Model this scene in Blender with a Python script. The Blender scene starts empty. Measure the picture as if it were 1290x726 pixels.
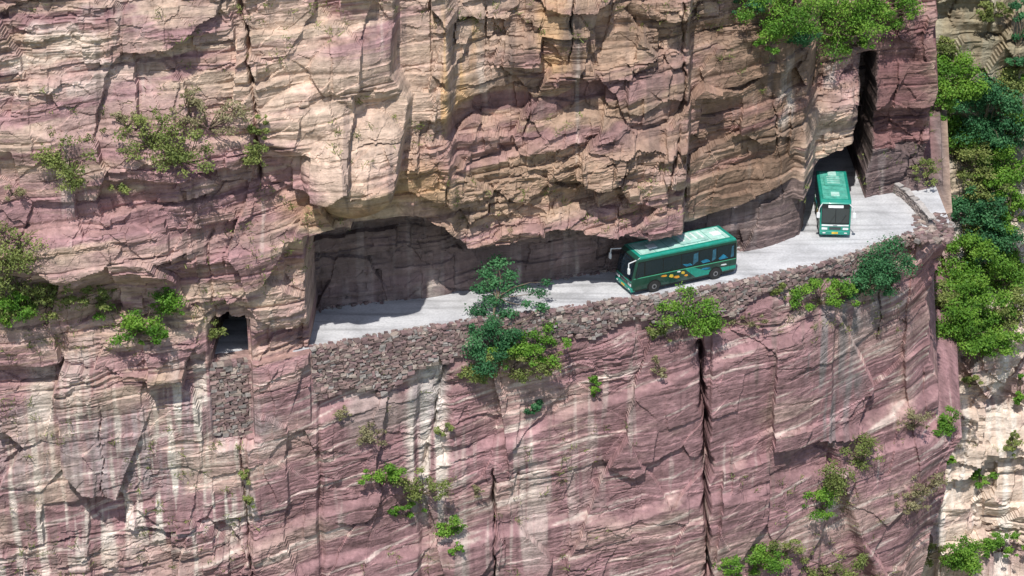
import bpy, bmesh, math, random
import numpy as np
from mathutils import Vector, Matrix
rng=np.random.default_rng(11); random.seed(5)
P=math.radians(26.0); D=170.0; LENS=85.0; K=36/LENS/1290
cP,sP=math.cos(P),math.sin(P)
FW=np.array([0,cP,-sP]); UP=np.array([0,sP,cP]); RT=np.array([1.0,0,0])
CAM=-D*FW
def ray(px,py): return FW+(px-645)*K*RT+(363-py)*K*UP
def onz(px,py,z=0.0):
    d=ray(px,py); return CAM+d*((z-CAM[2])/d[2])
def zpx(py,y):
    Y=(363-py)*K; return (Y*(D+y*cP)-y*sP)/(cP+Y*sP)
def xpx(px,y,z): return (px-645)*K*(D+y*cP-z*sP)
# ---------------------------------------------------------------- noise
def h2(ix,iy,seed):
    ix=np.asarray(ix).astype(np.int64); iy=np.asarray(iy).astype(np.int64)
    h=(ix*374761393+iy*668265263+seed*982451653)&0xffffffff
    h=((h^(h>>13))*1274126177)&0xffffffff
    h=h^(h>>16)
    h=(h*668265263)&0xffffffff
    h=h^(h>>15)
    return h/4294967295.0
def vn(x,y,seed):
    xi=np.floor(x);yi=np.floor(y);fx=x-xi;fy=y-yi
    fx=fx*fx*(3-2*fx);fy=fy*fy*(3-2*fy)
    a=h2(xi,yi,seed);b=h2(xi+1,yi,seed);c=h2(xi,yi+1,seed);d=h2(xi+1,yi+1,seed)
    return ((a*(1-fx)+b*fx)*(1-fy)+(c*(1-fx)+d*fx)*fy)*2-1
def fbm(x,y,seed,o=4,g=.5):
    s=0;a=1;t=0
    for i in range(o):
        s=s+a*vn(x*2**i+i*17.3,y*2**i-i*9.1,seed+i);t+=a;a*=g
    return s/t
def worley(x,y,seed):
    xi=np.floor(x);yi=np.floor(y)
    F1=np.full(x.shape,9.);F2=np.full(x.shape,9.);dx=np.zeros(x.shape);dy=np.zeros(x.shape);cx=np.zeros(x.shape);cy=np.zeros(x.shape)
    for i in(-1,0,1):
        for j in(-1,0,1):
            gx=xi+i;gy=yi+j
            ax=gx+h2(gx,gy,seed)-x; ay=gy+h2(gx,gy,seed+1)-y
            d=ax*ax+ay*ay
            m=d<F1
            F2=np.where(m,F1,np.minimum(F2,d)); F1=np.where(m,d,F1)
            dx=np.where(m,-ax,dx);dy=np.where(m,-ay,dy);cx=np.where(m,gx,cx);cy=np.where(m,gy,cy)
    return cx,cy,dx,dy,np.sqrt(F2)-np.sqrt(F1)
def facets(x,z,seed,sx,sz,amp,tilt):
    cx,cy,dx,dy,e=worley(x/sx,z/sz,seed)
    return (h2(cx,cy,seed+5)-.5)*2*amp+tilt*((h2(cx,cy,seed+6)-.5)*dx*sx*2+(h2(cx,cy,seed+7)-.5)*dy*sz*2)
def bricks(x,z,seed,sx,sz,amp):
    zr=z/sz+.4*vn(z/sz*.7,z*0,seed)
    r=np.floor(zr)
    c=np.floor(x/sx*(.6+.8*h2(r,r*0,seed+1))+h2(r,r*0+3,seed+2)*10)
    fr=zr-r
    v=h2(r,c,seed+3)
    return (v-.5)*2*amp+(h2(r,c,seed+4)-.5)*amp*1.2*(fr-.5)
def beds(x,z,seed,sz,amp,groove):
    """continuous sedimentary beds with recessed bedding planes"""
    zr=z/sz+.45*vn(z/sz*.6,z*0,seed); r=np.floor(zr); fr=zr-r
    v=h2(r,r*0,seed+1)+.5*vn(x/7+r*3.7,r*.77,seed+2)
    g=np.exp(-((fr-.04)/.07)**2)*ss(.35,.6,h2(r,r*0+1,seed+3)+.45*vn(x/3+r*5.1,r,seed+4))
    return (v-.5)*2*amp+amp*.5*(fr-.5)-groove*g
def ss(a,b,x):
    t=np.clip((x-a)/(b-a),0,1); return t*t*(3-2*t)
# ---------------------------------------------------------------- layout of the road shelf
outer=[(-200,520),(0,492),(200,470),(300,457),(395,440),(450,430),(500,421),(560,411),(600,405),(660,397),(720,389),(770,381),(850,371),(930,357),(1000,343),(1060,327),(1110,309),(1150,295),(1180,285),(1215,278)]
inner=[(-200,470),(0,450),(200,425),(300,410),(395,391),(450,383),(560,369),(620,361),(700,351),(770,341),(850,329),(930,316),(980,305),(1006,294),(1020,262),(1085,250),(1125,243),(1180,236)]
O=np.array([onz(*p) for p in outer]); I=np.array([onz(*p) for p in inner])
def yo(x): return np.interp(x,O[:,0],O[:,1])
def yi(x): return np.interp(x,I[:,0],I[:,1])
brow=[(395,294),(450,288),(520,280),(560,292),(590,314),(640,308),(700,286),(760,294),(830,298),(870,284),(940,262),(1000,240),(1180,200)]
BX=[];BZ=[]
for px,py in brow:
    x0=onz(px,380)[0]
    y=float(yi(x0))-(4.1 if px<575 else 3.2 if px<866 else 1.2); z=zpx(py,y); BX.append(xpx(px,y,z)); BZ.append(z)
XW0,XW1=xpx(271,-10,1),xpx(312,-10,1)
SLOT=[None,None]
def base(x,z):
    A=yi(x)+0*z; Of=yo(x)+0*z
    w1=.35*fbm(x/4,z/4,31,3); w2=.5*fbm(x/5,z/3.5,32,3)
    xx=x+w1; zz=z+w2
    y=A-.02*np.clip(z,0,4)
    zb=np.interp(xx,BX,BZ)
    xs=xpx(862,6,8); x58=xpx(575,0,6)
    amt=4.1-.9*ss(x58-.3,x58+.3,xx)
    amt=amt*(1-ss(xs-.2,xs+.2,xx))+1.0*ss(xs-.2,xs+.2,xx)
    xt=xpx(985,10,6); amt=amt*(1-ss(xt-1,xt+1,xx))
    y=y-amt*ss(0,.4,zz-zb)
    y=y-1.0*ss(0,.25,zz-zb+1.3+.8*vn(xx/2.3,xx*0,71))*(1-ss(0,.4,zz-zb))*(xx<xs)
    z2=zb+3.2+1.2*vn(xx/5,xx*0,77)
    left=(1-ss(xs-.25,xs+.25,xx))
    y=y-.6*ss(0,.3,zz-z2)*left
    y=y+1.2*ss(-.3,.3,zz-z2-5-1.5*vn(xx/6,xx*0,78))*left*ss(x58-.4,x58+.4,xx)
    y=y+.07*np.clip(zz-12,0,30)
    xe=np.interp(z,[6,9,11,13,17,19,30],[xpx(400,-6,8),xpx(440,-6,9),xpx(500,-5,11),xpx(508,-5,13),xpx(520,-5,16),xpx(500,-5,19),xpx(500,-5,24)])
    zl=np.interp(x,[xpx(385,-7,8),xpx(450,-6,9),xpx(500,-5,11)],[zpx(270,-7),zpx(248,-6),zpx(224,-5)])
    sC=(1-ss(-.2,.2,xx-xe))*ss(-.1,.2,zz-zl)
    def dome(px,py,rx,rz,a,yr=-5):
        z0=zpx(py,yr); x0=xpx(px,yr,z0); q=((xx-x0)/rx)**2+((zz-z0)/rz)**2
        return a*np.sqrt(np.clip(1-q,0,1))
    nose=np.maximum(dome(455,175,3.6,3.6,2.0),dome(462,60,3.2,2.6,1.2)); nose=np.maximum(nose,dome(400,110,3.5,2.4,1.0))
    yC=Of-1.4+.07*np.clip(z-12,0,30)+.5*ss(13.5,14,zz+.15*x)-nose
    y=y+(np.minimum(yC,y)-y)*sC
    xp=xpx(393,-6,2)+0.15*fbm(z/1.5,z*0,5,3)
    sD=1-ss(-.06,.06,x-xp)
    yD=Of-.15-1.25*ss(5.5,9,zz)+.07*np.clip(z-12,0,30)+.5*ss(13.5,14,zz+.15*x)-np.maximum(nose,dome(120,300,6,2.2,.9,-12))
    y=y+(yD-y)*sD
    yT=14.5
    rg=.35*fbm(z/1.4,z*0,8,4)
    xl=xpx(1074,yT,6)+rg+.10*np.clip(z-5,0,8); xr=xpx(1104,yT,8)+.3*fbm(z/1.1,z*0,9,4)
    slot=ss(-.15,.15,x-xl)*(1-ss(-.15,.15,x-xr))*ss(3,3.3,z)*(1-ss(11,11.6,z+rg))
    SLOT[0]=ss(-.35,-.1,x-xl)*(1-ss(.1,.35,x-xr))*ss(2.5,3.3,z)*(1-ss(11,11.9,z+rg))
    y=y+4.5*slot
    xm0,xm1=xpx(1012,12,1),xpx(1092,yT,1)
    xc=(xm0+xm1)/2; hw=(xm1-xm0)/2
    q=(x-xc)/hw
    arch=4.7-1.7*np.clip(-q,0,1)**2.2+.9*np.clip(q,0,1)+.35*fbm(x,z,12,3)
    t=ss(-.08,.08,hw-np.abs(x-xc)+.25*fbm(z,z*0,14,3))*ss(-.1,.1,arch-z)*(z>0)
    y=y+14*t
    y=y-1.2*ss(-1.6,-1.2,q)*(1-ss(.55,.75,q))*ss(0,.3,z-arch)*(1-ss(4,6,z-arch))
    xw0,xw1=XW0,XW1
    zt_=zpx(392,-11)-.4*np.abs((x-(xw0+xw1)/2))+.2*fbm(x*2,z*2,13,2)
    t2=ss(-.06,.06,x-xw0+.1*fbm(z*2,z*0,15,2))*ss(-.06,.06,xw1-x)*ss(-.1,.1,zt_-z)*(z>0)
    y=y+6.5*t2
    y=y+.7*ss(-.1,.1,x-xw0+.2)*ss(-.1,.1,xw1+.3-x)*(1-ss(-.2,.3,z-zt_-1.8+w2))*ss(-5.5,-5.2,z)*(1-.8*((z>0)&(z>zt_)))
    low=Of-.035*np.clip(-z,0,40)
    low=low-.5*ss(4.5,5.2,-z+.6*w2)*ss(xpx(400,-6,-3),xpx(410,-6,-3),x)*(1-ss(xpx(560,-3,-3),xpx(640,-3,-3),x))
    low=low-.7*ss(9,9.6,-z+1.5*w1+.25*x)-.8*ss(16,16.6,-z+2*w1)
    low=low+.5*ss(xpx(527,-2,-4)-.15,xpx(527,-2,-4)+.15,xx)*(1-ss(xpx(560,-2,-6),xpx(575,-2,-6),xx))*ss(2.5,3.5,-z)
    low=low-.6*ss(xpx(890,3,-8)-.1,xpx(890,3,-8)+.1,x)*ss(3,5,-z)+.5*ss(xpx(1040,7,-8)-.1,xpx(1040,7,-8)+.15,xx)*ss(2,4,-z)
    low=low-.5*ss(xpx(322,-6,-4)-.1,xpx(322,-6,-4)+.1,xx)*(1-ss(xpx(402,-6,-4)-.1,xpx(402,-6,-4)+.1,xx))
    low=low-1.6*ss(xpx(1020,8,-14),xpx(1040,8,-14),xx+.35*(z+14))*ss(13.5,14.2,-z+w2)
    lowmask=(z<=-0.001)
    recess=.7*ss(-.1,.1,x-xw0+.2)*ss(-.1,.1,xw1+.3-x)*ss(-6,-5.6,z+w1)
    y=np.where(lowmask,low+recess,y)
    w3=.9*fbm(z/2.2,x*0,33,4)
    xe=np.where(z>0.6,xpx(1174,16,6)+.6*w3,np.interp(z,[-30,-20,-17,-14,-9,-5,-1,0.6],[xpx(1150,12,-26),xpx(1188,12,-20),xpx(1196,12,-17),xpx(1172,12,-13),xpx(1165,12,-9),xpx(1174,12,-5),xpx(1196,12,-1),xpx(1196,12,0)])+w3)
    SLOT[1]=ss(-.1,.1,x-xe)
    y=y+7*np.clip(x-xe,0,12)+1.5*ss(-3.0,0,x-xe)*(z<0)
    return y
def make_axis(lo,hi,step,ext_lo,ext_hi,coarse=1.2,extra=[]):
    a=list(np.arange(lo,hi,step))
    b=list(np.arange(ext_lo,lo-.5*coarse,coarse)); c=list(np.arange(hi+coarse*.5,ext_hi,coarse))
    return np.array(sorted(set(b+a+c+extra)))
XS=make_axis(-37,36,.08,-75,46)
ZS=make_axis(-31,28,.072,-75,48,1.2,[-.0011,.0001])
X,Z=np.meshgrid(XS,ZS)
YB=base(X,Z); slotm,edgem=SLOT
def march(px,py,grids,t0=110,t1=290,n=3600):
    d=ray(px,py); t=np.linspace(t0,t1,n); p=CAM+np.outer(t,d)
    best=None
    for xs,zs,Y in grids:
        ix=np.clip(np.searchsorted(xs,p[:,0]),1,len(xs)-1); iz=np.clip(np.searchsorted(zs,p[:,2]),1,len(zs)-1)
        ins=(p[:,0]>xs[0])&(p[:,0]<xs[-1])&(p[:,2]>zs[0])&(p[:,2]<zs[-1])
        yy=np.minimum(Y[iz,ix],Y[iz-1,ix-1])
        k=np.nonzero(ins&(p[:,1]>=yy))[0]
        if len(k) and (best is None or k[0]<best): best=k[0]
    return p[best] if best is not None else None
def hb(px,py): return march(px,py,[(XS,ZS,YB)])
# ---------------------------------------------------------------- rock relief
def relief(X,Z,seed,M,L):
    wx=.5*fbm(X/2.5,Z/2.5,seed,3); wz=.26*fbm(X/1.8,Z/1.8,seed+9,3)
    zt=Z-.04*X+.8*fbm(X/8,Z/8,seed+3,2)
    xa=X+wx; za=zt+wz
    d=.9*fbm(X/11,Z/15,seed+20,3)+.45*M*fbm(X/4.5,Z/3.5,seed+22,2)
    br=ss(-.2,.35,fbm(X/6,Z/4.5,seed+15,3))
    d=d+M*bricks(xa,za,seed+30,6.5,3.3,.5)+M*(.2+.8*br)*bricks(xa+.3*wz,za,seed+40,2.4,1.1,.22)
    d=d+M*(.5+.5*br)*beds(X,zt+.5*wz,seed+45,1.5,.17,.18)+M*(.15+.85*br)*beds(X,zt+.4*wz,seed+47,.45,.04,.055)
    d=d+br*M*bricks(X+.3*wx,zt+.5*wz,seed+60,1.0,.36,.08)
    d=d+M*facets(xa,Z+wz*2,seed+70,4.2,4.2,.35,.26)+M*(.3+.7*br)*facets(xa,za,seed+80,1.6,1.1,.09,.25)
    zo=Z-.18*X+.8*fbm(X/5,Z/5,seed+90,3)
    d=d+L*(facets(X+.6*wx,Z*.9,seed+100,5.0,9.0,.3,.10)+br*facets(xa,zo,seed+110,2.8,1.2,.08,.10))
    d=d+L*(.2+.8*br)*beds(X,zo,seed+120,.9,.07,.08)+L*br*bricks(X+.5*wx,zo+.2*wz,seed+125,2.2,.3,.04)
    d=d+.07*fbm(X*1.1,Z*1.4,seed+130,5,.6)
    return d
xL=xpx(330,-8,-5)
Mf=np.where(Z>0,1.0,.28+.25*(X<xL))
Lf=np.where(Z>0,.3,1.0)
back=(Z>0)&(Z<np.interp(X,BX,BZ))&(X>BX[0])
Mf=np.where(back,.75,Mf)
Rf=relief(X,Z,100,Mf,Lf)
Rf+= ss(3,4,Z)*ss(xpx(540,0,6),xpx(580,0,6),X)*(1-ss(xpx(850,5,8),xpx(875,5,8),X))*(facets(X+.3*fbm(X,Z,3,2),Z,400,2.8,2.2,.5,.3)+bricks(X+.3*fbm(X/2,Z/2,3,2),Z+.3*fbm(X/2,Z/2,5,2),401,2.4,1.7,.35))
hw_=np.interp(X,[xpx(p,0,0) for p in (395,480,540,600,700,850,930,1000,1100,1150)],[4.3,4.0,3.0,2.1,2.1,1.9,1.5,1.1,.9,.7])
near=(Z<=0)*(1-ss(0,1.0,-Z-hw_))*(X>xpx(396,-6,-2))
Rf=Rf*(1-.92*near)-.25*near
nw=(Z>-5.5)*(1-ss(3,5,Z))*ss(XW0-.9,XW0-.3,X)*(1-ss(XW1+.3,XW1+.9,X)); Rf=Rf*(1-.85*nw)
b2=(Z>0)*(1-ss(3,6,Z)); Rf=np.where(Rf>0,Rf*(1-.6*b2*(X>BX[0])),Rf)
cracks=[([(300,-5),(312,60),(322,130),(326,235)],.10,1.7),([(881,436),(887,500),(889,560),(893,740)],.20,3.2),([(620,600),(623,740)],.09,1.3),
 ([(724,-5),(716,75)],.07,1.0),([(860,0),(862,110),(846,230)],.09,.8),([(560,455),(548,520),(535,600)],.15,.6),([(302,545),(318,740)],.07,.6),
 ([(611,10),(613,95)],.05,.6),([(128,500),(132,640)],.05,.4),
 ([(262,300),(268,400),(280,520)],.10,.6),([(975,120),(985,250)],.06,.5),([(1110,350),(1108,430)],.05,.5),([(668,120),(660,190)],.07,.5)]
for ci,(pts,w,dep) in enumerate(cracks):
    q=[hb(*p) for p in pts]; q=[a for a in q if a is not None]
    zz=np.array([a[2] for a in q]); xx=np.array([a[0] for a in q]); o=np.argsort(zz); zz=zz[o];xx=xx[o]
    cx=np.interp(Z,zz,xx)+.28*fbm(Z*.8,Z*0,int(w*1000)+len(pts),4,.6)
    inside=ss(zz[0]-.6,zz[0]+.5,Z)*(1-ss(zz[-1]-.5,zz[-1]+.6,Z))
    wv=w*(.35+1.1*(vn(Z/1.1,Z*0,44)+1)/2)
    mod=(.4+.6*ss(-.3,.2,vn(Z/1.7,Z*0,46))) if ci!=1 else .8+.2*vn(Z,Z*0,46)
    Rf-=dep*np.exp(-((X-cx)/wv)**2)*inside*mod
Y=YB-Rf
# ---------------------------------------------------------------- rock colours
def lerp(a,b,t): return a+(b-a)*t[...,None]
C=np.zeros(X.shape+(3,))
tan=np.array([.51,.385,.30]);pink=np.array([.435,.295,.265]);purple=np.array([.285,.165,.172]);brown=np.array([.34,.235,.165]);maroon=np.array([.20,.10,.10]);cream=np.array([.62,.56,.49]);grey=np.array([.42,.39,.38]);ochre=np.array([.48,.31,.15]);dark=np.array([.14,.105,.095])
n1=fbm(X/5,Z/3.5,501,4); n2=fbm(X/1.6,Z/.9,511,4); n3=fbm(X/9,(Z-.05*X)/1.3,521,4); st=fbm(X/.55,Z/7,531,4)
zo=Z-.18*X+.6*fbm(X/5,Z/5,190,3); n4=fbm(X/4,zo/.3,541,4); n5=fbm(X/14,(Z-.05*X+.5*fbm(X/9,Z/9,103,2))/.45,551,3)
C[:]=pink
C=lerp(C,np.broadcast_to(tan,C.shape),ss(-.2,.4,n1+.3*n2))
C=lerp(C,np.broadcast_to(purple,C.shape),.9*ss(-.06,.2,n3+.35*n2+.3*n1-.03))
C=lerp(C,np.broadcast_to(brown,C.shape),.45*ss(.1,.4,n5))
lowm=1-ss(-1.5,.5,Z+1.2*n1)
LP=lerp(np.broadcast_to(purple*.90,C.shape).copy(),np.broadcast_to(pink*.80,C.shape),ss(-.1,.5,n1+.5*n4))
LP=lerp(LP,np.broadcast_to(cream*.9,C.shape),.45*ss(.28,.5,n4))
C=lerp(C,LP,lowm*.95)
def bl(px,py,rx,ry):
    h=hb(px,py)
    if h is None: return np.zeros(X.shape)
    s=K*180
    xx=(X-h[0])/(rx*s); zz=(Z-h[2])/(ry*s/.9)
    r=np.sqrt(xx*xx+zz*zz)+.35*n2+.25*n1
    return 1-ss(.55,1.25,r)
def paint(col,m,a=1.):
    global C
    C=lerp(C,np.broadcast_to(col,C.shape),np.clip(m*a,0,1))
for b in [(680,130,190,120),(780,60,110,110),(640,240,120,50)]: paint(brown*1.02,bl(*b),.65)
paint(tan*.95,bl(570,60,60,90),.6); paint(ochre,bl(565,85,28,75)*ss(-.1,.3,st),.8); paint(ochre,bl(700,40,20,60),.5)
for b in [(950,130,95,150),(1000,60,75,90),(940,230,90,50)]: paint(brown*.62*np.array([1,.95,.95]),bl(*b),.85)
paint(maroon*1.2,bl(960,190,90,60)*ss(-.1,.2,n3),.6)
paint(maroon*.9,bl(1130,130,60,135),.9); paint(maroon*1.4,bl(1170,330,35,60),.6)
paint(purple*.8,bl(720,120,140,60)*ss(-.1,.2,n3),.8); paint(purple,bl(120,240,140,60)*ss(-.2,.1,n3),.6); paint(purple*.9,bl(600,215,70,50)*ss(-.1,.2,n3),.6)
paint(purple*.95,bl(60,30,120,40)*ss(-.15,.15,n3),.5); paint(purple*1.05,bl(250,300,100,50)*ss(-.2,.2,n1),.7)
paint(brown*.8,bl(700,235,150,40)*ss(-.2,.2,n2),.5)
paint(ochre*.9,bl(470,262,110,28),.6)
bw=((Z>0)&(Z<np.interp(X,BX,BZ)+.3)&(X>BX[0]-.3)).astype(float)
paint(np.array([.145,.108,.105]),bw,.88); paint(np.array([.28,.235,.225]),bw*ss(.15,.4,st),.35)  # back wall colour darkened to deepen the shade under the overhang
paint(np.array([.10,.08,.07]),((Z>-.01)&(Z<4)&(X<BX[0]-1)&(X>BX[0]-9)).astype(float)*(Y>yo(X)+1.2),1)  # tunnel window gloom painted dark onto its floor and inner rock
paint(cream,bl(90,600,200,130)*ss(-.15,.2,st),.75); paint(cream,bl(250,600,60,120)*ss(-.05,.25,st),.65)
paint(grey,bl(150,560,190,60)*ss(.0,.4,-st),.5); paint(tan*.95,bl(120,600,200,120)*ss(-.1,.3,n1),.5)
paint(cream,bl(540,540,24,120)*ss(-.4,.1,st),.85);paint(grey,bl(540,490,22,50),.6); paint(cream*.9,bl(470,520,35,30),.35)
paint(cream*.9,bl(640,640,90,90)*ss(.05,.35,st),.4)
paint(cream,bl(60,60,120,60)*ss(0,.3,n2),.4); paint(tan*1.1,bl(440,170,75,75),.8); paint(tan*1.08,bl(350,90,70,90),.5)
paint(grey*.5,bl(1050,450,40,110)*ss(-.2,.3,st),.8);paint(grey*.65,bl(1090,380,30,50)*ss(-.2,.3,st),.6)
paint(cream,bl(990,140,14,26)*ss(-.3,.1,n2),.6);paint(cream,bl(1045,110,8,40)*ss(-.3,.1,n2),.5)
paint(dark,bl(720,60,14,60)*ss(-.2,.3,st),.7);paint(dark,bl(650,30,20,40)*ss(-.2,.3,st),.5);paint(dark,bl(820,90,40,80)*ss(-.05,.35,st),.5)
paint(dark*1.4,(1-ss(-.55,-.3,st))*ss(-.1,.3,fbm(X/5,Z/8,88,2)),.6)
paint(cream,ss(.38,.62,st)*ss(.1,.4,fbm(X/4,Z/6,89,2)),.3)
paint(dark*.8,slotm,.9); paint(maroon*1.1,edgem*(Z>0.6),.9)  # recess shade painted into the slot; pillar edge gets its own maroon
C*=(1+.26*n2+.28*n4*(Z<0)+.2*n3+.16*n5*(Z>0))[...,None]
C=np.clip(C,.02,.8)
# ---------------------------------------------------------------- mesh helpers
def mesh_obj(name,V,F,mats,attr=None,mi=None,smooth=False,coll=None):
    me=bpy.data.meshes.new(name)
    V=np.asarray(V,dtype=np.float32); F=np.asarray(F,dtype=np.int32); k=F.shape[1]
    me.vertices.add(len(V)); me.vertices.foreach_set('co',V.ravel())
    me.loops.add(F.size); me.loops.foreach_set('vertex_index',F.ravel())
    me.polygons.add(len(F)); me.polygons.foreach_set('loop_start',np.arange(0,F.size,k,dtype=np.int32))
    if mi is not None: me.polygons.foreach_set('material_index',np.asarray(mi,dtype=np.int32))
    me.update(calc_edges=True)
    me.polygons.foreach_set('use_smooth',np.full(len(F),smooth))
    if attr is not None:
        a=me.color_attributes.new('Col','FLOAT_COLOR','POINT')
        c=np.ones((len(V),4),dtype=np.float32); c[:,:3]=attr; a.data.foreach_set('color',c.ravel())
    for m in mats: me.materials.append(m)
    o=bpy.data.objects.new(name,me); bpy.context.scene.collection.objects.link(o)
    return o
def grid_obj(name,X,Yg,Z,mat,C,smooth=False):
    nz,nx=X.shape
    idx=np.arange(nz*nx).reshape(nz,nx)
    F=np.stack([idx[:-1,:-1],idx[:-1,1:],idx[1:,1:],idx[1:,:-1]],-1).reshape(-1,4)
    return mesh_obj(name,np.stack([X,Yg,Z],-1).reshape(-1,3),F,[mat],C.reshape(-1,3),smooth=smooth)
# ---------------------------------------------------------------- materials
def newmat(name):
    m=bpy.data.materials.new(name); m.use_nodes=True; nt=m.node_tree
    return m,nt,nt.nodes,nt.links,nt.nodes['Principled BSDF']
def N(nt,t,**k):
    n=nt.nodes.new(t)
    for a,b in k.items():
        if a.startswith('i_'): n.inputs[a[2:].replace('_',' ')].default_value=b
        else: setattr(n,a,b)
    return n
def ramp(nt,src,stops):
    r=nt.nodes.new('ShaderNodeValToRGB'); e=r.color_ramp.elements
    while len(e)<len(stops): e.new(.5)
    for i,(p,c) in enumerate(stops):
        e[i].position=p; e[i].color=(c,c,c,1) if not hasattr(c,'__len__') else (*c,1)
    nt.links.new(src,r.inputs[0]); return r.outputs[0]
def mul(nt,a,b,f=1.):
    m=nt.nodes.new('ShaderNodeMix'); m.data_type='RGBA'; m.blend_type='MULTIPLY'; m.inputs[0].default_value=f
    nt.links.new(a,m.inputs[6]); nt.links.new(b,m.inputs[7]); return m.outputs[2]
def rockmat(name,bump=1.0):
    m,nt,nd,lk,bs=newmat(name)
    geo=nd.new('ShaderNodeNewGeometry'); pos=geo.outputs['Position']
    att=N(nt,'ShaderNodeAttribute',attribute_name='Col')
    mp=N(nt,'ShaderNodeMapping'); mp.inputs['Scale'].default_value=(.26,.26,2.6); mp.inputs['Rotation'].default_value=(0,.08,0); lk.new(pos,mp.inputs[0])
    s1=N(nt,'ShaderNodeTexNoise',i_Scale=1.0,i_Detail=5,i_Roughness=.62,i_Distortion=.5); lk.new(mp.outputs[0],s1.inputs[0])
    s2=N(nt,'ShaderNodeTexNoise',i_Scale=1.6,i_Detail=7,i_Roughness=.68); lk.new(pos,s2.inputs[0])
    mv=N(nt,'ShaderNodeMapping'); mv.inputs['Scale'].default_value=(1.8,1.8,.12); lk.new(pos,mv.inputs[0])
    s4=N(nt,'ShaderNodeTexNoise',i_Scale=1.0,i_Detail=4,i_Roughness=.6); lk.new(mv.outputs[0],s4.inputs[0])
    c=mul(nt,att.outputs['Color'],ramp(nt,s1.outputs['Fac'],[(.30,.62),(.42,.93),(.55,1.06),(.7,1.25)]))
    c=mul(nt,c,ramp(nt,s2.outputs['Fac'],[(.28,.52),(.42,.90),(.55,1.05),(.7,1.35)]))
    c=mul(nt,c,ramp(nt,s4.outputs['Fac'],[(.3,.78),(.45,1.),(.7,1.15)]))
    lk.new(c,bs.inputs['Base Color']); bs.inputs['Roughness'].default_value=.9
    bs.inputs['Specular IOR Level'].default_value=.2
    a1=N(nt,'ShaderNodeMath',operation='MULTIPLY_ADD'); lk.new(s1.outputs['Fac'],a1.inputs[0]); a1.inputs[1].default_value=.9
    a2=N(nt,'ShaderNodeMath',operation='MULTIPLY'); lk.new(s2.outputs['Fac'],a2.inputs[0]); a2.inputs[1].default_value=1.3
    lk.new(a2.outputs[0],a1.inputs[2])
    bp=N(nt,'ShaderNodeBump'); bp.inputs['Strength'].default_value=.8; bp.inputs['Distance'].default_value=.17*bump
    lk.new(a1.outputs[0],bp.inputs['Height']); lk.new(bp.outputs[0],bs.inputs['Normal'])
    return m
rock=rockmat('rock')
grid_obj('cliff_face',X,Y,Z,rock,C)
GR=[(XS,ZS,Y)]
# ---------------------------------------------------------------- distant cliff
XD=make_axis(22,60,.16,22,140,2.0); ZD=make_axis(-42,34,.15,-75,60,2.0)
X2,Z2=np.meshgrid(XD,ZD)
Y2=38+.12*(X2-36)+2.5*fbm(X2/8,Z2/12,900,3)
Y2=Y2+.25*np.clip(Z2-2,0,60)-.18*np.clip(-Z2-6,0,60)
R2=relief(X2,Z2,950,1.2,.6)+1.2*facets(X2,Z2,990,5,7,.9,.3)
Y2=Y2-R2
m1=fbm(X2/4,Z2/3,961,4); m2=fbm(X2/.8,Z2/6,962,4)
C2=np.zeros(X2.shape+(3,)); C2[:]=np.array([.56,.45,.37])
C2=lerp(C2,np.broadcast_to(np.array([.40,.28,.26]),C2.shape),ss(.0,.4,m1)); C2=lerp(C2,np.broadcast_to(np.array([.66,.61,.55]),C2.shape),.7*ss(-.05,.3,m2))
gm=ss(-.25,.1,m1+.35*ss(-6,2,Z2))*ss(-14,-5,Z2+3*m1)
C2=lerp(C2,np.broadcast_to(np.array([.15,.14,.06]),C2.shape),.65*gm)
grid_obj('distant_cliff',X2,Y2,Z2,rock,np.clip(C2,.02,.85))
GR.append((XD,ZD,Y2))
def hit(px,py): return march(px,py,GR)
# ---------------------------------------------------------------- valley ground
gm_,nt,nd,lk,bs=newmat('valley_soil')
tx=N(nt,'ShaderNodeTexNoise',i_Scale=.2,i_Detail=8); g=nd.new('ShaderNodeNewGeometry'); lk.new(g.outputs['Position'],tx.inputs[0])
lk.new(ramp(nt,tx.outputs['Fac'],[(.35,(.06,.08,.03)),(.55,(.12,.13,.06)),(.7,(.3,.25,.18))]),bs.inputs['Base Color']); bs.inputs['Roughness'].default_value=.95
mesh_obj('ground',[(-1500,-1500,-70),(1500,-1500,-70),(1500,1500,-70),(-1500,1500,-70)],[(0,1,2,3)],[gm_])
# ---------------------------------------------------------------- road
rm,nt,nd,lk,bs=newmat('concrete_road')
g=nd.new('ShaderNodeNewGeometry')
t1=N(nt,'ShaderNodeTexNoise',i_Scale=.45,i_Detail=7,i_Roughness=.6); t2=N(nt,'ShaderNodeTexNoise',i_Scale=6,i_Detail=5,i_Roughness=.7)
mp=N(nt,'ShaderNodeMapping'); mp.inputs['Rotation'].default_value=(0,0,-.4); mp.inputs['Scale'].default_value=(.10,1.3,1); lk.new(g.outputs['Position'],mp.inputs[0])
t3=N(nt,'ShaderNodeTexNoise',i_Scale=1,i_Detail=5); lk.new(mp.outputs[0],t3.inputs[0])
for t in(t1,t2): lk.new(g.outputs['Position'],t.inputs[0])
c=ramp(nt,t1.outputs['Fac'],[(.3,(.38,.38,.39)),(.5,(.50,.50,.515)),(.7,(.58,.58,.59))])
c=mul(nt,c,ramp(nt,t2.outputs['Fac'],[(.3,.78),(.55,1.),(.75,1.08)])); c=mul(nt,c,ramp(nt,t3.outputs['Fac'],[(.33,.62),(.5,1.),(.7,1.06)]))
lk.new(c,bs.inputs['Base Color']); bs.inputs['Roughness'].default_value=.85
bp=N(nt,'ShaderNodeBump'); bp.inputs['Distance'].default_value=.02; lk.new(t2.outputs['Fac'],bp.inputs['Height']); lk.new(bp.outputs[0],bs.inputs['Normal'])
rx=np.arange(-45,xpx(1190,14,0),.4); V=[];F=[]
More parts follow.
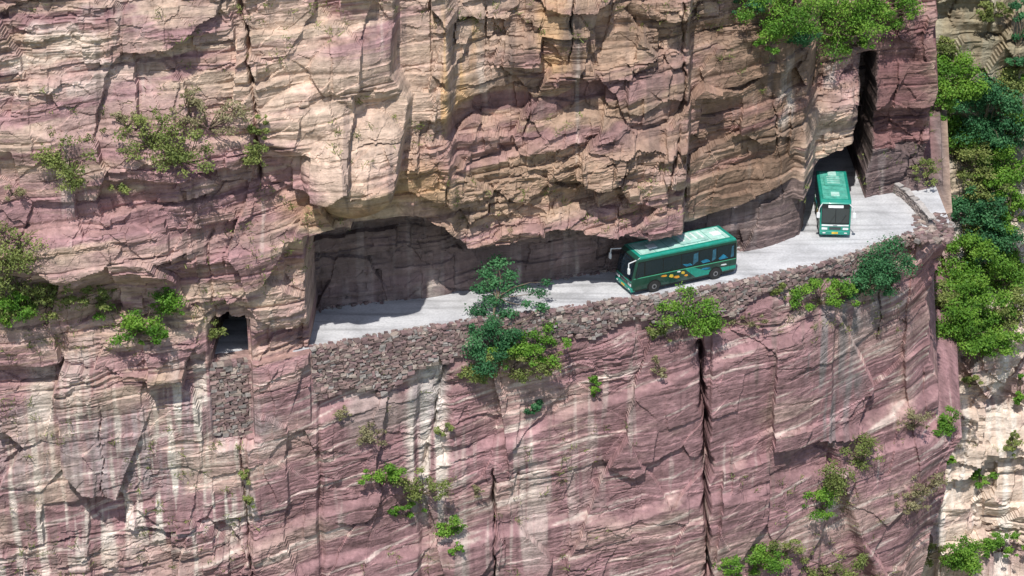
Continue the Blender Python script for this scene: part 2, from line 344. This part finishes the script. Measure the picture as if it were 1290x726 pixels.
xpil=xpx(393,-6,0)
for i,x in enumerate(rx):
    a=float(yo(x))+.12+.05*math.sin(x*3.1)+.04*math.sin(x*7.7); b=float(yi(x))+1.2
    if x<xpil-1: a+=1.6
    if xpx(1005,12,0)<x<xpx(1095,15,0): b+=16
    V+= [(x,a-.02,-.15),(x,a,.03),(x,b,.03)]
    if i:
        j=3*i; F+=[(j-3,j,j+1,j-2),(j-2,j+1,j+2,j-1)]
mesh_obj('road',V,F,[rm])
# ---------------------------------------------------------------- stacked stones
sm,nt,nd,lk,bs=newmat('masonry_stone')
att=N(nt,'ShaderNodeAttribute',attribute_name='Col'); g=nd.new('ShaderNodeNewGeometry')
t1=N(nt,'ShaderNodeTexNoise',i_Scale=7,i_Detail=5,i_Roughness=.7); lk.new(g.outputs['Position'],t1.inputs[0])
lk.new(mul(nt,att.outputs['Color'],ramp(nt,t1.outputs['Fac'],[(.3,.65),(.5,1.),(.7,1.25)])),bs.inputs['Base Color']); bs.inputs['Roughness'].default_value=.9
CF=np.array([(0,3,2,1),(4,5,6,7),(0,1,5,4),(1,2,6,5),(2,3,7,6),(3,0,4,7)])
class Stones:
    def __init__(s): s.V=[];s.F=[];s.C=[];s.n=0
    def add(s,c,t,l,d,h,col):
        t=np.array(t,float); t/=np.linalg.norm(t); nrm=np.array([t[1],-t[0],0]); upv=np.array([0,0,1.])
        a=rng.normal(0,.12); t2=t*math.cos(a)+upv*math.sin(a); u2=upv*math.cos(a)-t*math.sin(a)
        for dz in(-1,1):
            for (dx,dy) in((-1,-1),(1,-1),(1,1),(-1,1)):
                j=rng.uniform(.55,1.0,3)
                s.V.append(c+t2*dx*l/2*j[0]+nrm*(-dy)*d/2*j[1]+u2*dz*h/2*j[2])
                s.C.append(col)
        s.F.append(CF+s.n); s.n+=8
    def make(s,name): return mesh_obj(name,np.array(s.V),np.concatenate(s.F),[sm],np.array(s.C))
def scol():
    b=np.array(random.choice([(.26,.185,.17),(.21,.135,.135),(.32,.26,.225),(.17,.12,.115),(.28,.25,.235),(.28,.19,.175)]))
    return b*rng.uniform(.6,1.25)
def wallrun(S,x0,x1,hfun,off=-.3,ztop=.06):
    z=ztop
    while z>-6.2:
        rh=rng.uniform(.13,.27); x=x0+rng.uniform(-.2,0)
        while x<x1:
            l=rng.uniform(.16,.55); xc=x+l/2
            if -z<hfun(xc)+.35*math.sin(xc*1.3)+.3*math.sin(xc*.55)+rng.uniform(-.15,.2):
                dy=float(yo(xc+.1)-yo(xc-.1))/.2
                y=float(yo(xc))+off-.04*(-z)+rng.uniform(-.07,.07)
                S.add(np.array([xc,y,z-rh/2+.04*math.sin(xc*2.3+z)]),(1,dy,0),l*1.18,.5,rh*1.25,scol())
            x+=l*.97
        z-=rh*.93
hx=[xpx(p,0,0) for p in (395,480,540,600,700,850,930,1000,1100,1150)]; hh=[3.6,3.4,2.7,2.1,2.0,1.8,1.5,1.2,.9,.6]
S=Stones(); wallrun(S,xpx(397,-6,0),xpx(1168,11,0),lambda x: float(np.interp(x,hx,hh)),off=-.05,ztop=.12)
S.make('stone_retaining_wall')
S=Stones(); wallrun(S,xpx(272,-9,-2),xpx(313,-9,-2),lambda x:5.0,off=.35,ztop=.0)
S.make('stone_retaining_wall')
S=Stones()
pp=[onz(1128,243),onz(1143,254),onz(1158,270),onz(1170,284)]
for k in range(3):
    a,b=pp[k],pp[k+1]; Ln=np.linalg.norm(b-a); t=(b-a)/Ln
    for zl in range(4):
        s_=0
        while s_<Ln:
            l=rng.uniform(.35,.6); S.add(a+t*(s_+l/2)+np.array([0,0,.12+zl*.18]),t,l*1.1,.5,.24,np.array([.33,.28,.26])*rng.uniform(.7,1.2)); s_+=l
    s_=0
    while s_<Ln:
        l=.9; S.add(a+t*(s_+l/2)+np.array([0,0,.83]),t,l*1.12,.58,.14,np.array([.42,.39,.37])*rng.uniform(.85,1.1)); s_+=l
S.make('stone_parapet_wall')
S=Stones()
for i in range(420):
    x=rng.uniform(xpx(400,-3,0),xpx(1000,10,0)); y=float(yi(x))-abs(rng.normal(0,.22))+.1
    sz=rng.uniform(.05,.26); S.add(np.array([x,y,.03+sz*.3]),(1,rng.uniform(-1,1),0),sz*1.5,sz,sz,scol())
for i in range(320):
    x=rng.uniform(xpx(400,-3,0),xpx(1160,10,0)); y=float(yo(x))+rng.uniform(.05,.4)
    sz=rng.uniform(.06,.24); S.add(np.array([x,y,.03+sz*.3]),(1,rng.uniform(-1,1),0),sz*1.5,sz,sz,scol())
for i in range(160):
    p=onz(rng.uniform(1150,1200),rng.uniform(270,305)); sz=rng.uniform(.1,.5); S.add(p,(1,rng.uniform(-1,1),0),sz*1.5,sz,sz*.8,scol())
S.make('rock_rubble')
# ---------------------------------------------------------------- plants
def leafmat(name,c0,c1,c2):
    m,nt,nd,lk,bs=newmat(name)
    att=N(nt,'ShaderNodeAttribute',attribute_name='Col')
    sep=nd.new('ShaderNodeSeparateColor'); lk.new(att.outputs['Color'],sep.inputs[0])
    c=ramp(nt,sep.outputs[0],[(0,c0),(.5,c1),(1,c2)])
    lk.new(c,bs.inputs['Base Color']); bs.inputs['Roughness'].default_value=.6; bs.inputs['Specular IOR Level'].default_value=.3
    tr=nd.new('ShaderNodeBsdfTranslucent'); lk.new(c,tr.inputs[0]); mx=nd.new('ShaderNodeMixShader'); mx.inputs[0].default_value=.35
    lk.new(bs.outputs[0],mx.inputs[1]); lk.new(tr.outputs[0],mx.inputs[2]); lk.new(mx.outputs[0],nd['Material Output'].inputs[0]); return m
LM={'G':leafmat('leaf_bright',(.04,.11,.015),(.12,.27,.03),(.28,.44,.07)),
    'O':leafmat('leaf_olive',(.08,.11,.03),(.20,.25,.07),(.36,.39,.13)),
    'B':leafmat('leaf_deep',(.02,.08,.035),(.055,.18,.07),(.13,.32,.13)),
    'D':leafmat('leaf_dry',(.13,.12,.06),(.27,.25,.13),(.40,.37,.22))}
bm_,nt,nd,lk,bs=newmat('bark')
t1=N(nt,'ShaderNodeTexNoise',i_Scale=12,i_Detail=5); lk.new(ramp(nt,t1.outputs['Fac'],[(.3,(.08,.055,.035)),(.7,(.22,.17,.12))]),bs.inputs['Base Color']); bs.inputs['Roughness'].default_value=.9
def tube(V,F,p0,p1,r0,r1,n=5,seg=3,bend=.1):
    p0=np.array(p0,float);p1=np.array(p1,float);ax=p1-p0;L=np.linalg.norm(ax)+1e-6
    a=np.cross(ax,[.3,.5,.1]);a/=np.linalg.norm(a);b=np.cross(ax/L,a); bo=rng.normal(0,bend*L,2)
    base_=len(V)
    for s in range(seg+1):
        t=s/seg; c=p0+ax*t+(a*bo[0]+b*bo[1])*math.sin(math.pi*t); r=r0+(r1-r0)*t
        for k in range(n):
            th=2*math.pi*k/n; V.append(c+r*(a*math.cos(th)+b*math.sin(th)))
    for s in range(seg):
        for k in range(n):
            i=base_+s*n+k; j=base_+s*n+(k+1)%n; F.append((i,j,j+n,i+n))
def leaves(centers,radii,n,size,up_b=.5):
    m=len(centers); w=np.array([r[0]*r[2] for r in radii]); w=w/w.sum()
    k=rng.choice(m,n,p=w)
    d=rng.normal(size=(n,3)); d/=np.linalg.norm(d,axis=1)[:,None]
    rr=rng.uniform(.2,1.,n)**.6*(1+.25*rng.normal(size=n))
    c=np.array(centers)[k]+d*rr[:,None]*np.array(radii)[k]
    nr=d*.6+rng.normal(size=(n,3))*.6+np.array([0,-.2,up_b]); nr/=np.linalg.norm(nr,axis=1)[:,None]
    t=np.cross(nr,rng.normal(size=(n,3))); t/=np.linalg.norm(t,axis=1)[:,None]; b=np.cross(nr,t)
    s=size*rng.uniform(.55,1.35,n)[:,None]
    V=np.stack([c-t*s*.5,c+b*s*.3,c+t*s*.5,c-b*s*.3],1).reshape(-1,3)
    F=np.arange(4*n).reshape(n,4)
    lv=rng.uniform(.1,.9,m)[k]*.6+.4*rng.uniform(0,1,n)
    return V,F,np.repeat(lv,4)
def plant(name,parts,root,leafm,n,size,stems=True,trunk=None):
    V,F,lv=leaves([p[0] for p in parts],[p[1] for p in parts],n,size)
    TV=[];TF=[]
    if trunk:
        for a,b,r0,r1 in trunk: tube(TV,TF,a,b,r0,r1)
    elif stems:
        for p in parts: tube(TV,TF,root,p[0],.05,.02,4,2,.08)
    mi=np.zeros(len(F))
    if TV:
        F=np.concatenate([F,np.array(TF)+len(V)]); V=np.concatenate([V,np.array(TV)]); lv=np.concatenate([lv,np.zeros(len(TV))]); mi=np.concatenate([mi,np.ones(len(TF))])
    return mesh_obj(name,V,F,[LM[leafm],bm_],np.repeat(lv[:,None],3,1),mi=mi)
def shrub(px,py,rx,ry,kind,dens=1.,name='shrub'):
    hs=[h for h in (hit(px,py+ry*.6),hit(px,py),hit(px-rx*.5,py+ry*.3),hit(px+rx*.5,py+ry*.3)) if h is not None]
    if not hs: return
    h=hs[0]; dd=[np.dot(q-CAM,FW) for q in hs]
    md=np.median(dd); dist=min([q for q in dd if q>md-4])
    if abs(dd[0]-dist)>6: h=hs[int(np.argmin(np.abs(np.array(dd)-dist)))]
    s=K*dist; RX,RZ=rx*s*1.22,ry*s*1.25/.92
    fwd=.45*min(RX,RZ)+.2
    c=CAM+ray(px,py)*(dist-fwd*cP)
    parts=[]
    m=int(np.clip(int(RX*RZ*4)+6,6,48))
    for i in range(m):
        a=rng.uniform(0,2*math.pi); q=math.sqrt(rng.uniform(0,1))*.9
        p=c+np.array([math.cos(a)*q*RX,rng.uniform(-.45,.6)*min(RX,RZ*1.2),math.sin(a)*q*RZ])
        r=rng.uniform(.15,.40)*min(RX,RZ)*(1.2-.45*q)
        parts.append((p,(r*rng.uniform(1,1.6),r,r*rng.uniform(.7,1.1))))
    n=int(min(17000,(RX*RZ*900+240)*dens)*(.65 if kind=='O' else .42 if kind=='D' else 1.0))
    plant(name,parts,h+np.array([0,.1,0]),kind,n,.16 if dist<190 else .22)
SH=[(985,12,52,32,'G'),(1050,18,58,36,'G'),(1112,8,45,24,'G'),(966,50,20,14,'G'),(1075,50,24,14,'G'),(940,5,25,14,'B'),(1010,45,24,14,'B'),(1142,6,18,12,'G'),
(85,205,35,26,'O'),(145,232,14,12,'O'),(190,170,42,24,'O'),(228,190,38,24,'O'),(262,150,45,22,'D'),(325,160,12,18,'O'),(322,195,18,16,'O'),(235,130,20,12,'D'),(160,155,30,12,'D'),
(12,320,32,30,'O'),(22,358,40,32,'O'),(60,372,45,24,'O'),(98,372,38,12,'O'),(8,392,28,22,'G'),(125,375,18,12,'O'),(30,385,30,16,'G'),(15,240,12,10,'D'),
(165,410,42,22,'G'),(210,382,22,20,'G'),(192,425,20,10,'G'),(272,420,10,12,'O'),
(640,462,52,18,'O'),(690,458,26,14,'O'),(680,430,32,20,'G'),(600,470,25,12,'O'),(620,425,30,24,'B'),(655,445,34,18,'G'),
(866,398,42,26,'G'),(835,418,22,10,'O'),(890,415,18,10,'O'),(945,405,26,8,'D'),(982,366,12,9,'O'),(832,462,14,10,'D'),
(1032,374,34,18,'G'),(1085,356,30,22,'B'),(1112,333,34,26,'B'),(1120,355,22,14,'B'),(1060,372,24,14,'G'),
(485,600,28,14,'G'),(530,612,34,18,'O'),(515,646,20,9,'G'),(568,666,17,14,'G'),(575,690,8,8,'G'),(560,543,14,7,'O'),(670,515,14,10,'B'),(748,480,8,7,'G'),(750,494,9,7,'G'),(430,520,16,7,'D'),(465,550,18,16,'D'),(600,620,10,6,'D'),(308,600,10,8,'O'),(312,632,8,7,'O'),
(1085,572,24,20,'O'),(1055,605,24,20,'O'),(1038,635,24,16,'G'),(1150,530,22,14,'D'),(1165,610,28,14,'D'),(1150,635,26,12,'D'),
(960,706,38,18,'G'),(985,690,24,14,'O'),(1050,712,50,18,'O'),(920,718,20,12,'G'),(1212,704,26,22,'G'),(1168,695,18,12,'O'),(1262,688,30,12,'G'),(1193,532,15,20,'G'),(1195,578,8,7,'G'),
(1200,98,40,26,'G'),(1185,128,22,20,'G'),(1240,138,40,32,'B'),(1255,175,34,26,'B'),(1200,165,30,24,'G'),(1262,212,32,24,'G'),(1222,200,26,20,'O'),(1168,215,16,14,'O'),(1240,235,26,20,'O'),(1230,262,30,24,'B'),(1272,265,22,24,'G'),(1255,300,32,24,'B'),(1222,325,28,24,'G'),(1250,345,34,26,'G'),(1282,340,16,26,'G'),(1215,370,34,24,'G'),(1240,395,40,26,'G'),(1210,410,32,26,'G'),(1250,428,30,20,'G'),(1282,40,12,40,'B'),(1285,140,14,40,'G'),(1275,395,22,24,'O'),(1285,490,9,18,'G'),(1255,15,20,12,'O'),(1190,60,14,14,'O'),(1190,380,14,20,'O'),(1278,560,10,16,'O'),(1225,480,14,8,'O'),(1238,600,12,10,'G'),(1225,290,22,20,'O'),(1270,100,20,24,'O')]
for a in SH: shrub(*a)
h=hit(622,462); dd=np.dot(h-CAM,FW)
def tp(px,py,dy=0): return CAM+ray(px,py)*dd+np.array([0,-1.2+dy,0])
root=h+np.array([0,.3,0]); top=tp(628,328); mid=tp(622,405); kn=tp(627,365)
tk=[(root,mid,.14,.11),(mid,kn,.11,.08),(kn,top,.08,.02)]
parts=[]
for px,py,rx,ry in [(628,324,15,9),(613,336,13,9),(643,338,12,8),(606,354,14,8),(640,354,14,8),(622,344,12,8),(622,370,16,9),(602,384,15,9),(642,384,11,7),(625,396,16,10),(606,410,17,11),(642,412,14,10),(658,357,12,5),(678,356,14,6),(688,351,8,5),(682,378,10,6),(664,370,9,5),(600,430,18,11),(627,432,18,12),(612,448,18,10)]:
    p=tp(px,py,rng.uniform(-.6,.6)); s=K*dd; parts.append((p,(rx*s,rx*s*.8,ry*s)))
    st_=mid if py>375 else kn
    tk.append((st_+rng.normal(0,.05,3),p,.045,.015))
plant('young_tree',parts,root,'B',7500,.18,trunk=tk)
GV=[];GF=[];GL=[]; n=0
for i in range(1900):
    px,py=rng.uniform(0,1290),rng.uniform(0,726)
    if fbm(np.array([px/120.]),np.array([py/80.]),777,2)[0]<.03: continue
    h=hit(px,py)
    if h is None or (h[2]>-.3 and h[2]<.3): continue
    if 395<px<1010 and -.5<h[2]<5: continue
    for k in range(rng.integers(8,22)):
        a=rng.normal(0,.5,3)*.55; a[2]=abs(a[2])*.6+.12; a[1]-=.15
        b=h+rng.normal(0,.14,3); L=rng.uniform(.4,.9); w=.03
        t=np.array([rng.normal(),rng.normal()*.3,rng.normal()*.4]); t=t/np.linalg.norm(t)*w
        GV+=[b-t,b+t,b+a*L+t*.4,b+a*L-t*.4]; GF.append((n,n+1,n+2,n+3)); n+=4; GL+=[rng.uniform()]*4
mesh_obj('grass_tufts',GV,GF,[LM['O']],np.repeat(np.array(GL)[:,None],3,1))
# ---------------------------------------------------------------- buses
def pm(name,col,rough=.35,metal=0,coat=0,noise=0,spec=.5):
    m,nt,nd,lk,bs=newmat(name)
    bs.inputs['Roughness'].default_value=rough; bs.inputs['Metallic'].default_value=metal; bs.inputs['Coat Weight'].default_value=coat; bs.inputs['Specular IOR Level'].default_value=spec
    tc=nd.new('ShaderNodeTexCoord'); t=N(nt,'ShaderNodeTexNoise',i_Scale=2.5,i_Detail=6,i_Roughness=.65); lk.new(tc.outputs['Object'],t.inputs[0])
    k=.12+noise; c=np.array(col)
    lk.new(ramp(nt,t.outputs['Fac'],[(.3,tuple(c*(1-k))),(.65,tuple(np.minimum(c*(1+k*.6),.9)))]),bs.inputs['Base Color'])
    return m
MG=pm('bus_green_paint',(.015,.25,.185),.35,coat=.4,noise=.12); MD=pm('bus_dark_green_paint',(.012,.055,.04),.3,coat=.5,noise=.1)
MW=pm('roof_pale_green_paint',(.38,.60,.53),.5,noise=.2); MW2=pm('roof_mint_paint',(.09,.37,.29),.5,noise=.25); MK=pm('black_trim',(.012,.013,.014),.4); MGl=pm('window_glass',(.010,.02,.03),.06,spec=.8)
MT=pm('tyre_rubber',(.02,.02,.02),.85); MM=pm('wheel_metal',(.22,.22,.23),.5,metal=.4); MWh=pm('white_plastic',(.72,.73,.73),.4); MO=pm('orange_graphic',(.6,.26,.03),.4,noise=.4)
MY=pm('yellow_plate',(.65,.45,.05),.5,noise=.2); ML=pm('lamp_lens',(.7,.72,.72),.1,spec=.8); MR=pm('red_lens',(.5,.02,.02),.2); MLG=pm('light_green_graphic',(.08,.38,.22),.35)
MB=pm('blue_graphic',(.02,.18,.30),.3,noise=.5); MRf=pm('curtain_cloth',(.03,.11,.17),.25,noise=.5,spec=.8)  # both blues paint pane reflections; the first is also a body graphic
def bobj(name,bm,mat,par):
    me=bpy.data.meshes.new(name); bm.normal_update(); bm.to_mesh(me); bm.free(); me.materials.append(mat)
    o=bpy.data.objects.new(name,me); bpy.context.scene.collection.objects.link(o); o.parent=par; return o
def prism(name,poly,y0,y1,mat,par,bev=0,seg=3):
    bm=bmesh.new(); a=[bm.verts.new((x,y0,z)) for x,z in poly]; b=[bm.verts.new((x,y1,z)) for x,z in poly]
    bm.faces.new(a); bm.faces.new(b[::-1]); n=len(poly)
    for i in range(n): bm.faces.new((a[i],b[i],b[(i+1)%n],a[(i+1)%n]))
    bmesh.ops.recalc_face_normals(bm,faces=bm.faces)
    if bev: bmesh.ops.bevel(bm,geom=list(bm.edges),offset=bev,segments=seg,affect='EDGES',profile=.5)
    o=bobj(name,bm,mat,par)
    if bev: o.data.polygons.foreach_set('use_smooth',[True]*len(o.data.polygons)); o.data.update()
    return o
def box(name,c,s,mat,par,bev=0,rot=None):
    bm=bmesh.new(); bmesh.ops.create_cube(bm,size=1); bmesh.ops.scale(bm,vec=s,verts=bm.verts)
    if bev: bmesh.ops.bevel(bm,geom=list(bm.edges),offset=bev,segments=2,affect='EDGES')
    bmesh.ops.translate(bm,vec=c,verts=bm.verts); return bobj(name,bm,mat,par)
def cyl(name,c,r,d,mat,par,seg=28):
    bm=bmesh.new(); bmesh.ops.create_cone(bm,cap_ends=True,segments=seg,radius1=r,radius2=r,depth=d)
    bmesh.ops.rotate(bm,verts=bm.verts,matrix=Matrix.Rotation(math.pi/2,3,'X')); bmesh.ops.bevel(bm,geom=[e for e in bm.edges if len(e.link_faces)==2 and any(len(f.verts)>4 for f in e.link_faces)],offset=min(.03,r*.2),segments=2,affect='EDGES'); bmesh.ops.translate(bm,vec=c,verts=bm.verts)
    return bobj(name,bm,mat,par)
def coach(loc,heading,L,W,H,style):
    e=bpy.data.objects.new('coach_bus',None); bpy.context.scene.collection.objects.link(e)
    hwd=W/2; body=MD if style==0 else MG; rp=MW if style==0 else MW2
    x0,x1=-L/2,L/2
    prof=[(x0+.05,.36),(x1-.08,.32),(x1,.5),(x1,1.15),(x1-.34,H-.16),(x1-.6,H),(x0+.25,H),(x0+.04,H-.25),(x0,1.2)]
    prism('body',prof,-hwd,hwd,body,e,bev=.11,seg=3)
    prism('roof_cap',[(x1-.40,H-.24),(x1-.62,H+.02),(x0+.2,H+.02),(x0+.02,H-.25)],-hwd-.012,hwd+.012,MG,e,bev=.09,seg=3)
    zr=H+.02
    box('roof_panel',((x0+x1)/2-.15,0,zr+.006),(L-1.3,W-.42,.02),rp,e)
    box('roof_ac_unit',(-.12*L,0,zr+.10),(L*.26,W*.60,.17),rp,e,bev=.05)
    for i in range(4): box(f'roof_ac_grille_{i}',(-.12*L-L*.09+i*L*.06,0,zr+.19),(.12,W*.42,.012),MWh if style==0 else MW,e)
    box('roof_hatch_front',(L*.25,0,zr+.045),(.7,.62,.07),MWh if style==0 else MW,e,bev=.02); box('roof_hatch_rear',(-L*.36,0,zr+.045),(.7,.62,.07),MWh if style==0 else MW,e,bev=.02)
    for i in range(7):
        box(f'roof_rib_{i+1}',(x0+.8+i*(L-1.7)/6,0,zr+.020),(.03,W-.6,.012),MG,e)
    for s in(-1,1): box('roof_rail_'+('left' if s>0 else 'right'),(-.1,s*(hwd-.20),zr+.03),(L-1.2,.05,.05),MG,e)
    for s in(-1,1):
        sd='left' if s>0 else 'right'
        ya,yb=s*(hwd-.02),s*(hwd+.008)
        prism('window_band_'+sd,[(x0+.16,1.38),(x1-.22,1.38),(x1-.47,H-.36),(x0+.16,H-.36)],ya,yb,MK,e)
        nW=5 if L>7 else 4; span=(L-.62-.6)/nW
        for i in range(nW):
            a=x0+.26+i*span; b=a+span-.06
            zt=H-.42
            prism(f'window_{sd}_{i+1}',[(a,1.45),(b,1.45),(b,zt),(a,zt)],ya,s*(hwd+.014),MGl,e)
            if style==0 and i<3:
                prism(f'curtain_{sd}_{i+1}',[(a+.05,1.52+.1*i),(a+.3+.08*i,1.5),(a+.22+.1*i,zt-.16),(a+.08,zt-.08)],ya,s*(hwd+.017),MRf,e)  # blue reflection painted as a flat patch on the pane
                prism(f'window_decal_{sd}_{i+1}',[(a+.5,1.50),(a+1.2-.1*i,1.48),(a+1.28,1.6+.06*i),(a+.9,1.86-.1*i),(a+.7,1.7)],ya,s*(hwd+.0165),MB,e)  # second painted reflection, low on the same pane
        a=x1-.92; prism(f'driver_window_{sd}',[(a,1.42),(x1-.28,1.30),(x1-.46,H-.44),(a,H-.42)],ya,s*(hwd+.0145),MGl,e)
        prism('swoosh_'+sd,[(x0+.12,.55),(x0+L*.40,.5),(x0+L*.50,1.28),(x0+L*.42,1.28),(x0+L*.3,.86),(x0+.1,.8)],ya,s*(hwd+.006),MG if style==0 else MLG,e)
        prism('waist_line_'+sd,[(x0+.12,1.29),(x1-.12,1.29),(x1-.12,1.34),(x0+.12,1.34)],ya,s*(hwd+.007),MLG,e)
        for k,(u,v,w_,h_,mt) in enumerate([(.58,.82,.5,.22,MO),(.63,.98,.35,.28,MY),(.70,1.10,.5,.16,MO),(.52,1.05,.3,.24,MY),(.49,.80,.3,.16,MO),(.56,1.2,.3,.12,MWh),(.30,1.0,.8,.16,MB),(.13,1.02,.5,.12,MWh)]):
            cx=x0+L*u; prism(f'graphic_{sd}_{k}',[(cx-w_/2,v-h_*.3),(cx-w_*.1,v-h_/2),(cx+w_/2,v-h_*.1),(cx+w_*.3,v+h_/2),(cx-w_*.35,v+h_*.35)],ya,s*(hwd+.0085+.0004*k),mt,e)
        for k in range(5):
            cx=x0+.6+k*(L-1.2)/4.5; box(f'panel_gap_{sd}_{k}',(cx,s*(hwd+.002),.82),(.014,.012,.78),MK,e)
        box('skirt_'+sd,(0,s*(hwd-.01),.37),(L-.5,.05,.09),MK,e)
        for nm,wx in(('front',x1-1.75),('rear',x0+1.75)):
            bm=bmesh.new(); vs=[bm.verts.new((wx,s*(hwd+.012),.42))]
            ring=[bm.verts.new((wx+.56*math.cos(t),s*(hwd+.012),.42+.56*math.sin(t))) for t in np.linspace(-.12,math.pi+.12,20)]
            for i in range(19): bm.faces.new((vs[0],ring[i],ring[i+1]))
            bobj(f'wheel_arch_{nm}_{sd}',bm,MK,e)
            cyl(f'tyre_{nm}_{sd}',(wx,s*(hwd-.10),.46),.46,.27,MT,e); cyl(f'hub_{nm}_{sd}',(wx,s*(hwd+.022),.46),.22,.05,MM,e,20); cyl(f'hub_cap_{nm}_{sd}',(wx,s*(hwd+.055),.46),.10,.05,MK,e,12)
        V=[];F=[]; tube(V,F,(x1-.35,s*(hwd-.12),H-.22),(x1+.36,s*(hwd+.12),H-.22),.04,.04,6,4,.0); tube(V,F,(x1+.36,s*(hwd+.12),H-.22),(x1+.38,s*(hwd+.16),H-.6),.04,.04,6,2,.0)
        o=mesh_obj('mirror_arm_'+sd,V,F,[MWh]); o.parent=e
        box('mirror_'+sd,(x1+.38,s*(hwd+.18),H-.78),(.14,.24,.46),MWh,e,bev=.04)
        box('headlight_'+sd,(x1-.005,s*(hwd-.36),.78),(.05,.44,.20),ML,e,bev=.02); box('fog_lamp_'+sd,(x1+.055,s*(hwd-.34),.46),(.05,.22,.09),ML,e,bev=.015)
        box('tail_lamp_'+sd,(x0+.0,s*(hwd-.22),1.0),(.05,.16,.5),MR,e,bev=.02)
    def fx(z): return x1-.34*(z-1.15)/(H-.16-1.15)
    def front(name,z0,z1,y0,y1,mat,off):
        bm=bmesh.new(); n=10; A=[];B=[]
        for i in range(n+1):
            y=y0+(y1-y0)*i/n; bulge=.05*(1-(y/hwd)**2)
            A.append(bm.verts.new((fx(z0)+off+bulge,y,z0))); B.append(bm.verts.new((fx(z1)+off+bulge,y,z1)))
        for i in range(n): bm.faces.new((A[i],A[i+1],B[i+1],B[i]))
        r=bmesh.ops.extrude_face_region(bm,geom=list(bm.faces)); bmesh.ops.translate(bm,vec=(-.09,0,0),verts=[v for v in r['geom'] if isinstance(v,bmesh.types.BMVert)])
        bmesh.ops.recalc_face_normals(bm,faces=bm.faces)
        return bobj(name,bm,mat,e)
    front('windscreen_surround',1.16,H-.20,-hwd+.10,hwd-.10,MK,.004)
    front('windscreen_left',1.26,H-.52,.03,hwd-.15,MGl,.014); front('windscreen_right',1.26,H-.52,-hwd+.15,-.03,MGl,.014)
    front('destination_sign',H-.46,H-.27,-.55,.55,MWh if style==1 else MGl,.012)
    prism('front_band',[(x1-.05,.98),(x1+.022,.98),(x1+.022,1.10),(x1-.05,1.10)],-hwd+.14,hwd-.14,MWh if style==1 else MG,e,bev=.008,seg=1)
    prism('grille',[(x1-.05,.70),(x1+.018,.70),(x1+.018,.90),(x1-.05,.90)],-.42,.42,MK,e)
    for i in range(3): box(f'grille_bar_{i}',(x1+.022,0,.74+i*.06),(.012,.82,.014),MM,e)
    prism('bumper',[(x1-.3,.30),(x1+.05,.30),(x1+.07,.60),(x1-.3,.62)],-hwd+.02,hwd-.02,MG,e,bev=.03)
    box('number_plate',(x1+.078,0,.47),(.012,.46,.15),MY,e); box('bus_badge',(x1+.028,0,1.04),(.012,.3,.07),MM,e)
    for s in(-.45,.35):
        V=[];F=[]; tube(V,F,(x1+.05,s,1.2),(x1-.08,s+.42,1.85),.012,.012,4,1,0); o=mesh_obj('wiper_%s'%('a' if s<0 else 'b'),V,F,[MK]); o.parent=e
    prism('rear_window',[(x0-.012,1.5),(x0+.08,1.5),(x0+.10,H-.4),(x0+.015,H-.4)],-hwd+.25,hwd-.25,MGl,e)
    box('rear_plate',(x0-.01,0,.7),(.02,.46,.15),MY,e)
    box('undercarriage',(0,0,.36),(L-1.2,W-.5,.3),MK,e)
    e.location=loc; e.rotation_euler=(0,0,heading); return e
p=onz(852,352); coach((p[0],p[1],.035),math.pi+math.radians(25),8.4,2.45,2.9,0)
fpt=onz(1051,301); L2=6.2; hd=-math.pi/2-math.radians(3)
coach((fpt[0]-math.cos(hd)*L2/2,fpt[1]-math.sin(hd)*L2/2,.035),hd,L2,2.25,2.8,1)
# ---------------------------------------------------------------- light, world, camera
to_sun=Vector((-.09,-.51,.855)).normalized()
el=math.asin(to_sun.z)
w=bpy.data.worlds.new('World'); bpy.context.scene.world=w; w.use_nodes=True
sk=w.node_tree.nodes.new('ShaderNodeTexSky'); sk.sky_type='NISHITA'; sk.sun_disc=False; sk.sun_elevation=el; sk.sun_rotation=math.atan2(to_sun.x,to_sun.y)
bg=w.node_tree.nodes['Background']; bg.inputs[1].default_value=.15; w.node_tree.links.new(sk.outputs[0],bg.inputs[0])
sl=bpy.data.lights.new('sun','SUN'); sl.energy=4.9; sl.angle=math.radians(.6); sl.color=(1,.96,.90)
so=bpy.data.objects.new('sun',sl); so.rotation_euler=to_sun.to_track_quat('Z','Y').to_euler(); so.location=(-60,-80,120); bpy.context.scene.collection.objects.link(so)
cd=bpy.data.cameras.new('camera'); cd.lens=LENS; cd.sensor_width=36; cd.clip_end=5000; cd.clip_start=1
co=bpy.data.objects.new('camera',cd); co.location=CAM; co.rotation_euler=(math.pi/2-P,0,0); bpy.context.scene.collection.objects.link(co); bpy.context.scene.camera=co
sc=bpy.context.scene; sc.view_settings.view_transform='Standard'; sc.view_settings.look='None'; sc.view_settings.exposure=0
